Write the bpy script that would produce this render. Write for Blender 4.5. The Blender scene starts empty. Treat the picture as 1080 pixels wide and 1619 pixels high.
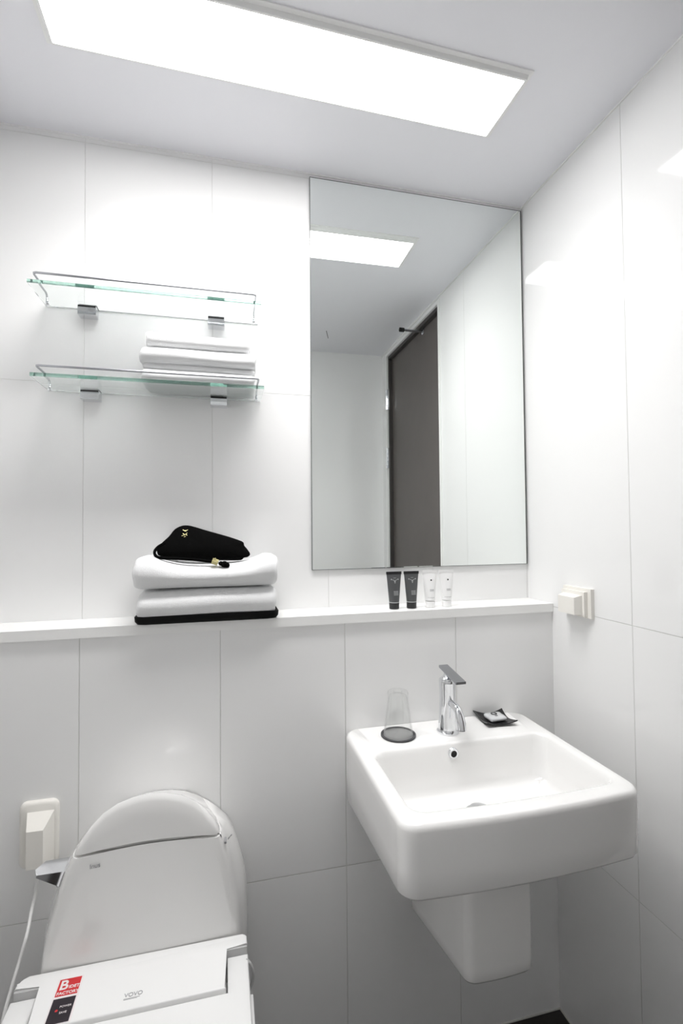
import bpy, bmesh, math, random
from mathutils import Vector, Matrix, noise

scene = bpy.context.scene
COL = scene.collection

# ------------------------------------------------------------------ camera
CAM = Vector((-0.8794, -1.1797, 1.3))
CR = Vector((0.9718, -0.2358, -0.0081))
CU = Vector((0.0013, -0.0290, 0.9996))
CF = Vector((0.2360, 0.9714, 0.0279))
FPX = 775.5
cam_data = bpy.data.cameras.new('camera')
cam_data.sensor_fit = 'HORIZONTAL'
cam_data.sensor_width = 36.0
cam_data.lens = FPX * 36.0 / 1080.0
cam_data.clip_start = 0.01
cam = bpy.data.objects.new('camera', cam_data)
COL.objects.link(cam)
CR = CR.normalized(); CF = CF.normalized(); CU = CR.cross(CF).normalized()
cam.matrix_world = Matrix((
    (CR.x, CU.x, -CF.x, CAM.x), (CR.y, CU.y, -CF.y, CAM.y),
    (CR.z, CU.z, -CF.z, CAM.z), (0, 0, 0, 1)))
scene.camera = cam

# ------------------------------------------------------------------ world and exposure
world = bpy.data.worlds.new('world'); scene.world = world
world.use_nodes = True
world.node_tree.nodes['Background'].inputs[0].default_value = (0.5, 0.5, 0.52, 1)
world.node_tree.nodes['Background'].inputs[1].default_value = 0.0
scene.view_settings.view_transform = 'Standard'
scene.view_settings.look = 'None'
scene.view_settings.gamma = 1.0
scene.view_settings.use_curve_mapping = False
scene.view_settings.exposure = 1.23
scene.cycles.use_denoising = True
scene.cycles.max_bounces = 32
scene.cycles.diffuse_bounces = 28
scene.cycles.glossy_bounces = 12
scene.cycles.transparent_max_bounces = 16
scene.cycles.sample_clamp_indirect = 10.0
PANEL_STRENGTH = 5.8
DOWNLIGHT_POWER = 2.3      # the diffuser throws part of its light straight down
DOWNLIGHT_SPREAD = 125.0
PANEL_COLOR = (1.0, 0.99, 0.985)

# ------------------------------------------------------------------ dimensions (metres)
D = 0.107          # upper wall is set back behind the ledge
H = 2.2558         # ceiling
L = 1.0827         # ledge top
XL = -1.445         # left wall
YR = -1.235        # rear wall

# ------------------------------------------------------------------ materials
def new_mat(name):
    m = bpy.data.materials.new(name); m.use_nodes = True
    nt = m.node_tree
    return m, nt, nt.nodes['Principled BSDF']

def N(nt, kind, **kw):
    n = nt.nodes.new(kind)
    for k, v in kw.items(): setattr(n, k, v)
    return n

def mathn(nt, op, a, b=None, c=None):
    n = nt.nodes.new('ShaderNodeMath'); n.operation = op
    for i, s in enumerate((a, b, c)):
        if s is None: continue
        if isinstance(s, (int, float)): n.inputs[i].default_value = s
        else: nt.links.new(s, n.inputs[i])
    return n.outputs[0]

def simple(name, col, rough=0.4, metal=0.0, spec=0.5, coat=0.0, bump=None, var=0.0, sheen=0.0, sss=0.0):
    m, nt, b = new_mat(name)
    b.inputs['Base Color'].default_value = (*col, 1)
    b.inputs['Roughness'].default_value = rough
    b.inputs['Metallic'].default_value = metal
    b.inputs['Specular IOR Level'].default_value = spec
    b.inputs['Coat Weight'].default_value = coat
    b.inputs['Sheen Weight'].default_value = sheen
    tc = N(nt, 'ShaderNodeTexCoord')
    if var:
        nz = N(nt, 'ShaderNodeTexNoise'); nz.inputs['Scale'].default_value = 14
        nt.links.new(tc.outputs['Object'], nz.inputs['Vector'])
        mx = N(nt, 'ShaderNodeMix', data_type='RGBA')
        mx.inputs[6].default_value = (*[c * (1 - var) for c in col], 1)
        mx.inputs[7].default_value = (*[min(1, c * (1 + var)) for c in col], 1)
        nt.links.new(nz.outputs[0], mx.inputs[0]); nt.links.new(mx.outputs[2], b.inputs['Base Color'])
    if bump:
        sc_, dist = bump
        nz = N(nt, 'ShaderNodeTexNoise'); nz.inputs['Scale'].default_value = sc_
        nz.inputs['Detail'].default_value = 4
        nt.links.new(tc.outputs['Object'], nz.inputs['Vector'])
        bp = N(nt, 'ShaderNodeBump'); bp.inputs['Distance'].default_value = dist
        nt.links.new(nz.outputs[0], bp.inputs['Height'])
        nt.links.new(bp.outputs[0], b.inputs['Normal'])
    return m

def tile_mat(name, ua, u0, us, v0, vs, col, grout, rough=0.1, gw=0.0011, tilt=0.010, va='Z', spec=0.5, vmax=None):
    m, nt, b = new_mat(name)
    tc = N(nt, 'ShaderNodeTexCoord'); sp = N(nt, 'ShaderNodeSeparateXYZ')
    nt.links.new(tc.outputs['Object'], sp.inputs[0])
    u = mathn(nt, 'DIVIDE', mathn(nt, 'SUBTRACT', sp.outputs[ua], u0), us)
    vv = sp.outputs[va] if vmax is None else mathn(nt, 'MINIMUM', sp.outputs[va], vmax)
    v = mathn(nt, 'DIVIDE', mathn(nt, 'SUBTRACT', vv, v0), vs)
    fu = mathn(nt, 'FRACT', u); fv = mathn(nt, 'FRACT', v)
    iu = mathn(nt, 'FLOOR', u); iv = mathn(nt, 'FLOOR', v)
    du = mathn(nt, 'MULTIPLY', mathn(nt, 'MINIMUM', fu, mathn(nt, 'SUBTRACT', 1.0, fu)), us)
    dv = mathn(nt, 'MULTIPLY', mathn(nt, 'MINIMUM', fv, mathn(nt, 'SUBTRACT', 1.0, fv)), vs)
    d = mathn(nt, 'MINIMUM', du, dv)
    mr = N(nt, 'ShaderNodeMapRange'); mr.inputs[1].default_value = gw * 0.6; mr.inputs[2].default_value = gw * 1.3
    nt.links.new(d, mr.inputs[0]); tile = mr.outputs[0]
    cv = N(nt, 'ShaderNodeCombineXYZ'); nt.links.new(iu, cv.inputs[0]); nt.links.new(iv, cv.inputs[1])
    wn = N(nt, 'ShaderNodeTexWhiteNoise', noise_dimensions='3D'); nt.links.new(cv.outputs[0], wn.inputs[0])
    sc = N(nt, 'ShaderNodeSeparateColor'); nt.links.new(wn.outputs[1], sc.inputs[0])
    hu = mathn(nt, 'MULTIPLY', mathn(nt, 'SUBTRACT', sc.outputs[0], 0.5), mathn(nt, 'MULTIPLY', fu, us * tilt))
    hv = mathn(nt, 'MULTIPLY', mathn(nt, 'SUBTRACT', sc.outputs[1], 0.5), mathn(nt, 'MULTIPLY', fv, vs * tilt))
    nz = N(nt, 'ShaderNodeTexNoise'); nz.inputs['Scale'].default_value = 3.5; nz.inputs['Detail'].default_value = 1
    nt.links.new(tc.outputs['Object'], nz.inputs['Vector'])
    wav = mathn(nt, 'MULTIPLY', nz.outputs[0], 0.0007)
    h = mathn(nt, 'ADD', mathn(nt, 'ADD', hu, hv), mathn(nt, 'ADD', wav, mathn(nt, 'MULTIPLY', tile, 0.0006)))
    bp = N(nt, 'ShaderNodeBump'); bp.inputs['Distance'].default_value = 1.0
    nt.links.new(h, bp.inputs['Height']); nt.links.new(bp.outputs[0], b.inputs['Normal'])
    mx = N(nt, 'ShaderNodeMix', data_type='RGBA')
    mx.inputs[6].default_value = (*grout, 1); mx.inputs[7].default_value = (*col, 1)
    nt.links.new(tile, mx.inputs[0]); nt.links.new(mx.outputs[2], b.inputs['Base Color'])
    rr = N(nt, 'ShaderNodeMapRange'); rr.inputs[3].default_value = 0.6; rr.inputs[4].default_value = rough
    nt.links.new(tile, rr.inputs[0]); nt.links.new(rr.outputs[0], b.inputs['Roughness'])
    b.inputs['Specular IOR Level'].default_value = spec
    return m

WHITE = (0.84, 0.84, 0.837)
GROUT = (0.66, 0.66, 0.64)
M = {}
M['tile_up'] = tile_mat('white gloss tile upper', 'X', -0.604, 0.30, 1.054, 0.594, WHITE, (0.76, 0.76, 0.745), 0.16, gw=0.0007, tilt=0.008)
M['tile_low'] = tile_mat('white gloss tile lower', 'X', -0.587, 0.2975, 0.474, 0.60, WHITE, GROUT, 0.16, gw=0.0009)
M['tile_side'] = tile_mat('white gloss tile side', 'Y', -0.272, 1.20, 0.478, 0.596, WHITE, GROUT, 0.07, gw=0.0008, tilt=0.006, vmax=1.4)
M['tile_rear'] = simple('white gloss panel rear', WHITE, 0.07)
M['floor'] = tile_mat('dark brown floor tile', 'X', -0.003, 0.30, 0.0, 0.30, (0.018, 0.014, 0.012), (0.12, 0.11, 0.10), 0.3, gw=0.0012, va='Y')
M['ceiling'] = simple('painted ceiling', (0.845, 0.845, 0.88), 0.5, var=0.006)
M['ledge'] = simple('white solid surface', (0.86, 0.86, 0.85), 0.25, var=0.006)
M['ceramic'] = simple('white vitreous china', (0.86, 0.855, 0.845), 0.08, coat=0.3)
M['plastic'] = simple('white plastic', (0.86, 0.86, 0.855), 0.28)
M['plastic_warm'] = simple('ivory plastic', (0.82, 0.80, 0.755), 0.35)
M['plastic_grey'] = simple('pale grey plastic', (0.50, 0.50, 0.50), 0.4)
M['seam'] = simple('grout bead', (0.62, 0.61, 0.58), 0.5)
M['chrome'] = simple('chrome', (0.80, 0.81, 0.83), 0.06, metal=1.0)
M['steel'] = simple('brushed steel', (0.42, 0.43, 0.45), 0.25, metal=1.0)
M['black_hole'] = simple('black rubber', (0.01, 0.01, 0.01), 0.7)
M['mirror'] = simple('mirror silvering', (0.93, 0.96, 0.945), 0.0, metal=1.0)
M['mirror_edge'] = simple('mirror edge', (0.10, 0.11, 0.105), 0.3)
M['door'] = simple('dark door laminate', (0.105, 0.092, 0.085), 0.45, var=0.08)
M['door_dark'] = simple('dark door frame', (0.05, 0.045, 0.043), 0.4)
M['trim_white'] = simple('white trim', (0.85, 0.85, 0.84), 0.4)
M['towel'] = simple('white terry', (0.86, 0.865, 0.87), 0.95, bump=(900, 0.0015), sheen=0.3, spec=0.1)
M['velvet'] = simple('black velvet', (0.004, 0.004, 0.004), 0.95, spec=0.02, bump=(500, 0.0005))
M['black'] = simple('black lacquer', (0.004, 0.004, 0.004), 0.6, spec=0.15)
M['dish_black'] = simple('black melamine', (0.012, 0.012, 0.013), 0.3)
M['gold'] = simple('gold foil', (0.62, 0.56, 0.28), 0.35, metal=0.6)
M['tube_dark'] = simple('charcoal tube', (0.075, 0.077, 0.08), 0.35)
M['tube_black'] = simple('black tube crimp', (0.015, 0.015, 0.016), 0.4)
M['tube_print'] = simple('pale print', (0.42, 0.43, 0.43), 0.5)
M['tube_white'] = simple('white tube', (0.86, 0.86, 0.855), 0.3)
M['print_grey'] = simple('grey print', (0.30, 0.30, 0.31), 0.5)
M['print_black'] = simple('black print', (0.02, 0.02, 0.02), 0.5)
M['red'] = simple('red sticker', (0.62, 0.025, 0.03), 0.35)
M['sticker_black'] = simple('black sticker', (0.018, 0.012, 0.018), 0.3)
M['sticker_white'] = simple('sticker print white', (0.85, 0.80, 0.80), 0.4)
M['cord'] = simple('white cord', (0.80, 0.80, 0.79), 0.4)
M['coaster'] = simple('grey rubber coaster', (0.06, 0.06, 0.065), 0.5)
M['coaster_pad'] = simple('grey coaster pad', (0.30, 0.30, 0.30), 0.35)
M['soap_film'] = simple('clear wrapped soap', (0.62, 0.63, 0.64), 0.15, coat=0.6)

def thin_glass(name, tint, f0=0.06):
    m = bpy.data.materials.new(name); m.use_nodes = True; nt = m.node_tree
    for n in list(nt.nodes): nt.nodes.remove(n)
    out = N(nt, 'ShaderNodeOutputMaterial'); mix = N(nt, 'ShaderNodeMixShader')
    tr = N(nt, 'ShaderNodeBsdfTransparent'); tr.inputs[0].default_value = (*tint, 1)
    gl = N(nt, 'ShaderNodeBsdfGlossy'); gl.inputs['Roughness'].default_value = 0.02
    ge = N(nt, 'ShaderNodeNewGeometry'); dp = N(nt, 'ShaderNodeVectorMath', operation='DOT_PRODUCT')
    nt.links.new(ge.outputs['Incoming'], dp.inputs[0]); nt.links.new(ge.outputs['Normal'], dp.inputs[1])
    c = mathn(nt, 'SUBTRACT', 1.0, mathn(nt, 'ABSOLUTE', dp.outputs['Value']))
    fr = mathn(nt, 'ADD', mathn(nt, 'MULTIPLY', mathn(nt, 'POWER', c, 5.0), 0.9), 0.04)
    nt.links.new(fr, mix.inputs[0]); nt.links.new(tr.outputs[0], mix.inputs[1])
    nt.links.new(gl.outputs[0], mix.inputs[2]); nt.links.new(mix.outputs[0], out.inputs[0])
    return m
M['glass_face'] = thin_glass('clear shelf glass', (0.95, 0.985, 0.97))
M['glass_cup'] = thin_glass('clear tumbler glass', (0.985, 0.988, 0.986))
def edge_glass():
    m, nt, b = new_mat('green glass edge')
    b.inputs['Base Color'].default_value = (0.22, 0.50, 0.40, 1)
    b.inputs['Roughness'].default_value = 0.15
    b.inputs['Alpha'].default_value = 0.75
    return m
M['glass_edge'] = edge_glass()
def real_glass():
    m, nt, b = new_mat('float glass')
    b.inputs['Base Color'].default_value = (1, 1, 1, 1)
    b.inputs['Roughness'].default_value = 0.0
    b.inputs['IOR'].default_value = 1.5
    b.inputs['Transmission Weight'].default_value = 1.0
    ab = N(nt, 'ShaderNodeVolumeAbsorption'); ab.inputs['Color'].default_value = (0.30, 0.86, 0.68, 1)
    ab.inputs['Density'].default_value = 5.0
    nt.links.new(ab.outputs[0], nt.nodes['Material Output'].inputs['Volume'])
    return m
M['float_glass'] = real_glass()
def emit():
    m = bpy.data.materials.new('lit diffuser'); m.use_nodes = True; nt = m.node_tree
    for n in list(nt.nodes): nt.nodes.remove(n)
    out = N(nt, 'ShaderNodeOutputMaterial'); e = N(nt, 'ShaderNodeEmission')
    e.inputs[0].default_value = (*PANEL_COLOR, 1); e.inputs[1].default_value = PANEL_STRENGTH
    nt.links.new(e.outputs[0], out.inputs[0]); return m
M['panel'] = emit()

# ------------------------------------------------------------------ helpers
def box(bm, x0, x1, y0, y1, z0, z1, mi=0):
    v = [bm.verts.new((x, y, z)) for z in (z0, z1) for y in (y0, y1) for x in (x0, x1)]
    fs = [(0, 2, 3, 1), (4, 5, 7, 6), (0, 1, 5, 4), (2, 6, 7, 3), (0, 4, 6, 2), (1, 3, 7, 5)]
    out = []
    for f in fs:
        q = bm.faces.new([v[i] for i in f]); q.material_index = mi; out.append(q)
    return v, out

def bevel(bm, w, seg=3, geom=None):
    es = [e for e in (geom or bm.edges) if len(e.link_faces) == 2 and e.calc_face_angle(0) > 0.5]
    if es: bmesh.ops.bevel(bm, geom=es, offset=w, segments=seg, profile=0.5, affect='EDGES')

def bxb(x0, x1, y0, y1, z0, z1, w=0.0, seg=3):
    bm = bmesh.new(); box(bm, x0, x1, y0, y1, z0, z1)
    if w: bevel(bm, w, seg)
    return bm

def thing(name, loc, label, cat, group=None):
    o = bpy.data.objects.new(name, None); COL.objects.link(o)
    o.empty_display_size = 0.05; o.location = loc
    o['label'] = label; o['category'] = cat
    if group: o['group'] = group
    return o

def root_loc(p):
    v = Vector((0, 0, 0))
    while p is not None: v = v + p.location; p = p.parent
    return v

def obj(name, bm, mats, parent=None, smooth=False, label=None, auto=None):
    bmesh.ops.recalc_face_normals(bm, faces=bm.faces[:])
    me = bpy.data.meshes.new(name)
    if parent is not None:
        off = root_loc(parent)
        for v in bm.verts: v.co -= off
    if smooth:
        for f in bm.faces: f.smooth = True
        ang = math.radians(auto if auto else 40)
        for e in bm.edges:
            if len(e.link_faces) == 2 and e.calc_face_angle(0) > ang: e.smooth = False
    bm.to_mesh(me); bm.free()
    if not isinstance(mats, (list, tuple)): mats = [mats]
    for m in mats: me.materials.append(m)
    o = bpy.data.objects.new(name, me); COL.objects.link(o)
    if parent is not None: o.parent = parent
    if label: o['label'] = label
    return o

def struct(name, bm, m):
    o = obj(name, bm, m); o['kind'] = 'structure'; return o

def tag(o, label, cat, group=None):
    o['label'] = label; o['category'] = cat
    if group: o['group'] = group
    return o

def loft(bm, rings, cap0=True, cap1=True, closed=True, mi=0):
    vr = [[bm.verts.new(p) for p in r] for r in rings]
    n = len(vr[0])
    for a, b in zip(vr, vr[1:]):
        for i in range(n if closed else n - 1):
            j = (i + 1) % n
            try: bm.faces.new((a[i], a[j], b[j], b[i])).material_index = mi
            except ValueError: pass
    if cap0: bm.faces.new(vr[0][::-1]).material_index = mi
    if cap1: bm.faces.new(vr[-1]).material_index = mi
    return vr

def lathe(bm, cx, cy, prof, n=40, cap0=True, cap1=True):
    rings = [[(cx + r * math.cos(2 * math.pi * i / n), cy + r * math.sin(2 * math.pi * i / n), z) for i in range(n)] for r, z in prof]
    return loft(bm, rings, cap0, cap1)

def smooth_path(pts, sub=6):
    P = [Vector(p) for p in pts]
    if len(P) < 3: return P
    out = []
    for i in range(len(P) - 1):
        p0 = P[max(i - 1, 0)]; p1 = P[i]; p2 = P[i + 1]; p3 = P[min(i + 2, len(P) - 1)]
        for k in range(sub):
            t = k / sub
            out.append(0.5 * ((2 * p1) + (-p0 + p2) * t + (2 * p0 - 5 * p1 + 4 * p2 - p3) * t * t + (-p0 + 3 * p1 - 3 * p2 + p3) * t ** 3))
    out.append(P[-1]); return out

def tube(bm, pts, r, n=10, cap=True, flat=(1, 1)):
    P = [Vector(p) for p in pts]
    rs = r if isinstance(r, (list, tuple)) else [r] * len(P)
    rings = []; up = None
    for i, p in enumerate(P):
        t = (P[min(i + 1, len(P) - 1)] - P[max(i - 1, 0)]).normalized()
        if up is None:
            up = Vector((0, 0, 1)) if abs(t.z) < 0.9 else Vector((1, 0, 0))
        a = t.cross(up).normalized(); b = a.cross(t).normalized(); up = b
        rings.append([p + a * math.cos(2 * math.pi * k / n) * rs[i] * flat[0] + b * math.sin(2 * math.pi * k / n) * rs[i] * flat[1] for k in range(n)])
    loft(bm, rings, cap, cap)

def rrect(x0, x1, y0, y1, r, z, seg=7, bow=0.0, nb=8, lift=None):
    """rounded rectangle ring, counter-clockwise, with a bowed front (low y) edge"""
    pts = []
    r = min(r, (x1 - x0) / 2 - 1e-4, (y1 - y0) / 2 - 1e-4)
    def arc(cx, cy, a0):
        for k in range(seg + 1):
            a = a0 + (math.pi / 2) * k / seg
            pts.append([cx + r * math.cos(a), cy + r * math.sin(a)])
    arc(x0 + r, y0 + r, math.pi)
    for k in range(1, nb): pts.append([x0 + r + (x1 - x0 - 2 * r) * k / nb, y0])
    arc(x1 - r, y0 + r, 1.5 * math.pi)
    for k in range(1, nb): pts.append([x1, y0 + r + (y1 - y0 - 2 * r) * k / nb])
    arc(x1 - r, y1 - r, 0)
    for k in range(1, nb): pts.append([x1 - r - (x1 - x0 - 2 * r) * k / nb, y1])
    arc(x0 + r, y1 - r, 0.5 * math.pi)
    for k in range(1, nb): pts.append([x0, y1 - r - (y1 - y0 - 2 * r) * k / nb])
    out = []
    xc = (x0 + x1) / 2; hw = (x1 - x0) / 2; ym = (y0 + y1) / 2
    for x, y in pts:
        f = max(0, (ym - y) / (ym - y0)) if bow else 0
        yy = y - bow * f * max(0, 1 - ((x - xc) / hw) ** 2)
        out.append(Vector((x, yy, z if lift is None else lift(x, yy, z))))
    return out

def text(body, parent, name, m, origin, size, xdir, ydir, depth=0.0002, align='LEFT', bold=0.0, shear=0.0):
    cu = bpy.data.curves.new('lettering', 'FONT'); cu.body = body; cu.size = size
    cu.extrude = depth; cu.align_x = align; cu.offset = bold; cu.shear = shear
    t = bpy.data.objects.new('tmp', cu); COL.objects.link(t)
    dg = bpy.context.evaluated_depsgraph_get()
    me = bpy.data.meshes.new_from_object(t.evaluated_get(dg))
    bpy.data.objects.remove(t)
    X = Vector(xdir).normalized(); Y = Vector(ydir).normalized(); Z = X.cross(Y)
    off = root_loc(parent)
    for v in me.vertices:
        c = v.co.copy()
        v.co = Vector(origin) + X * c.x + Y * c.y + Z * c.z - off
    me.materials.clear(); me.materials.append(m)
    o = bpy.data.objects.new(name, me); COL.objects.link(o); o.parent = parent
    return o

# ------------------------------------------------------------------ room shell
struct('floor', bxb(XL - .1, .1, YR - .1, 0.01, -0.06, 0.0), M['floor'])
struct('ceiling', bxb(XL - .1, .1, YR - .1, D + .1, H, H + .06), M['ceiling'])
struct('wall_back', bxb(XL - .1, .1, D, D + .1, 1.0, H), M['tile_up'])
struct('wall_back', bxb(XL - .1, .1, 0.0, D + .1, 0.0, L - 0.0222), M['tile_low'])
struct('wall_left', bxb(XL - .1, XL, YR - .1, D + .1, 0, H), M['tile_side'])
struct('wall_rear', bxb(XL - .1, .1, YR - .1, YR, 0, H), M['tile_rear'])
DY0, DY1, DZ = -1.152, -0.487, 2.226   # door opening in the right wall
bm = bmesh.new()
box(bm, 0, .1, DY1, D + .1, 0, H)
box(bm, 0, .1, YR - .1, DY0, 0, H)
box(bm, 0, .1, DY0, DY1, DZ, H)
struct('wall_right', bm, M['tile_side'])

# grout bead at the foot of the walls
bm = bmesh.new(); box(bm, XL, 0, -0.003, 0.0, 0, 0.003); struct('trim_1', bm, M['seam'])
bm = bmesh.new(); box(bm, -0.003, 0.0, DY1, -0.003, 0, 0.003); struct('trim_2', bm, M['seam'])
# pale sealant beads where the walls meet the ceiling
bm = bmesh.new(); box(bm, XL, -0.0035, D - .0035, D, H - .0035, H); struct('trim_3', bm, M['trim_white'])
bm = bmesh.new(); box(bm, -.0035, 0, YR, D, H - .0035, H); struct('trim_4', bm, M['trim_white'])

# door
d_root = bpy.data.objects.new('door_1', None); COL.objects.link(d_root)
d_root.location = (0, (DY0 + DY1) / 2, 0); d_root['kind'] = 'structure'
obj('door_panel', bxb(.022, .06, DY0 + .022, DY1 - .022, .005, DZ - .022, .002, 2), M['door'], d_root)
bm = bmesh.new()
for a in ((DY0, DY0 + .02, 0, DZ), (DY1 - .02, DY1, 0, DZ), (DY0 + .02, DY1 - .02, DZ - .02, DZ)):
    box(bm, .004, .095, *a)
obj('door_frame', bm, M['door_dark'], d_root)
bm = bmesh.new()
for a in ((DY0 - .012, DY0 + .003, 0, DZ + .012), (DY1 - .003, DY1 + .012, 0, DZ + .012), (DY0 + .003, DY1 - .003, DZ - .003, DZ + .012)):
    box(bm, -.006, .004, *a)
obj('door_casing', bm, M['trim_white'], d_root)
for z in (1.985, 1.665):
    bm = bxb(-.004, .004, DY0 - .004, DY0 + .02, z - .055, z + .055, .001, 1)
    for k in range(5):
        tube(bm, [(-.008, DY0 + .006, z - .055 + .022 * k + .001), (-.008, DY0 + .006, z - .055 + .022 * (k + 1) - .001)], .006, 10)
    obj('hinge', bm, M['chrome'], d_root, True)

# rod with a black rubber tip, on the door
t = thing('door_stop', (.021, -.70, 2.19), 'chrome door stop rod with black rubber tip near top of dark door', 'door stop')
bm = bmesh.new(); tube(bm, [(.022, -.70, 2.19), (.017, -.70, 2.19)], .014, 20); obj('base_plate', bm, M['chrome'], t, True)
bm = bmesh.new(); tube(bm, [(.018, -.70, 2.19), (-.075, -.70, 2.19)], .0055, 14); obj('rod', bm, M['steel'], t, True)
bm = bmesh.new(); tube(bm, [(-.074, -.70, 2.19), (-.095, -.70, 2.19)], .0095, 16); obj('rubber_tip', bm, M['black_hole'], t, True)

# thin slot in the ceiling
bm = bmesh.new()
a = Vector((-.383, -.946)); b = Vector((-.355, -1.035)); s = Vector((.0015, .0005))
loft(bm, [[(a.x - s.x, a.y - s.y, z), (a.x + s.x, a.y + s.y, z), (b.x + s.x, b.y + s.y, z), (b.x - s.x, b.y - s.y, z)] for z in (H - .0015, H + .01)])
struct('trim_5', bm, M['mirror_edge'])

# ------------------------------------------------------------------ ceiling light
lx0, lx1, ly0, ly1 = -1.202, -0.250, -0.297, -0.135
t = thing('ceiling_light', ((lx0 + lx1) / 2, (ly0 + ly1) / 2, H), 'long rectangular white ceiling light panel, lit', 'light')
bm = bmesh.new()
loft(bm, [rrect(lx0 - g, lx1 + g, ly0 - g, ly1 + g, .001, z, 1, nb=1) for g, z in
          ((.010, H), (.010, H - .003), (.002, H - .0045), (0, H - .012), (-.001, H - .0135), (-.0045, H - .0135), (-.005, H - .008))], True, False)
obj('housing', bm, M['trim_white'], t)
bm = bmesh.new(); box(bm, lx0 + .0052, lx1 - .0052, ly0 + .0052, ly1 - .0052, H - .0115, H - .004)
obj('diffuser', bm, M['panel'], t)
ld = bpy.data.lights.new('panel_light', 'AREA'); ld.shape = 'RECTANGLE'
ld.size = lx1 - lx0 - .02; ld.size_y = ly1 - ly0 - .02
ld.energy = DOWNLIGHT_POWER; ld.spread = math.radians(DOWNLIGHT_SPREAD); ld.color = PANEL_COLOR
lo = bpy.data.objects.new('panel_light', ld); COL.objects.link(lo); lo.parent = t; lo.location = (0, 0, -.0150)
t.rotation_euler.z = math.radians(1.0)      # the fixture is fitted slightly out of square

# ------------------------------------------------------------------ ledge
o = obj('wall_ledge', bxb(XL, -0.0008, -0.006, D - .0003, L - 0.0222, L, .0015, 2), M['ledge'])
tag(o, 'white solid surface ledge running along the back wall', 'ledge')

# ------------------------------------------------------------------ mirror
mx0, mx1, mz0, mz1 = -0.6495, -0.0045, 1.183, 2.2435
t = thing('wall_mirror', ((mx0 + mx1) / 2, D, mz0), 'tall frameless wall mirror beside the corner, above the ledge', 'mirror')
bm = bmesh.new(); box(bm, mx0, mx1, D - .0055, D - .0005, mz0, mz1)
obj('backing', bm, M['mirror_edge'], t)
bm = bmesh.new()
vs = [bm.verts.new(p) for p in ((mx0 + .0012, D - .006, mz0 + .0012), (mx1 - .0038, D - .006, mz0 + .0012), (mx1 - .0038, D - .006, mz1 - .0022), (mx0 + .0012, D - .006, mz1 - .0022))]
f = bm.faces.new(vs)
r = bmesh.ops.extrude_face_region(bm, geom=[f])
for v in [g for g in r['geom'] if isinstance(g, bmesh.types.BMVert)]: v.co.y += .0006
obj('mirror_glass', bm, M['mirror'], t)

# ------------------------------------------------------------------ glass shelves
def glass_shelf(z, x0, x1, label):
    t = thing('glass_shelf', ((x0 + x1) / 2, D, z), label, 'shelf', 'glass wall shelves above the towels')
    th = .008; yf = -.015
    bm = bmesh.new(); v, fs = box(bm, x0, x1, yf, D - .002, z, z + th)
    bevel(bm, .0006, 1)
    obj('glass_plate', bm, M['float_glass'], t)
    for xc in (x0 + .095, x1 - .105):
        bm = bmesh.new()
        box(bm, xc - .020, xc + .020, D - .030, D - .0003, z - .0215, z - .0005)
        box(bm, xc - .020, xc + .020, D - .022, D - .0003, z + th + .0005, z + th + .0025)
        box(bm, xc - .020, xc + .020, D - .0018, D - .0003, z - .0005, z + th + .0005)
        bevel(bm, .001, 2)
        br = obj('bracket', bm, M['chrome'], t, True)
        bm = bmesh.new(); box(bm, xc - .0195, xc + .0195, D - .0305, D - .002, z - .004, z - .0001)
        obj('rubber_pad', bm, M['black_hole'], br)
    zr = z + .0245
    xa, xb = x0 + .010, x1 - .012
    pts = [(xa, .078, z - .006), (xa, .078, z + .015), (xa, .075, zr - .003), (xa, .070, zr), (xa, .05, zr), (xa, -.004, zr), (xa + .002, -.010, zr), (xa + .007, -.0125, zr)]
    pts += [(xa + (xb - xa) * k / 6, -.0125, zr) for k in range(1, 6)]
    pts += [(xb - .007, -.0125, zr), (xb - .002, -.010, zr), (xb, -.004, zr), (xb, .05, zr), (xb, .070, zr), (xb, .075, zr - .003), (xb, .078, z + .015), (xb, .078, z - .006)]
    bm = bmesh.new(); tube(bm, pts, .0024, 10); rail = obj('guard_rail', bm, M['steel'], t, True)
    for x in (xa, xb):
        bm = bmesh.new(); lathe(bm, x, .078, [(.001, z - .009), (.0045, z - .007), (.005, z - .004), (.003, z - .001)], 14)
        obj('foot', bm, M['chrome'], rail, True)
    return t
glass_shelf(1.8265, -1.286, -.789, 'upper empty glass wall shelf with steel guard rail')
glass_shelf(1.6250, -1.279, -.783, 'lower glass wall shelf with rail, carrying small folded towels')

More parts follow.
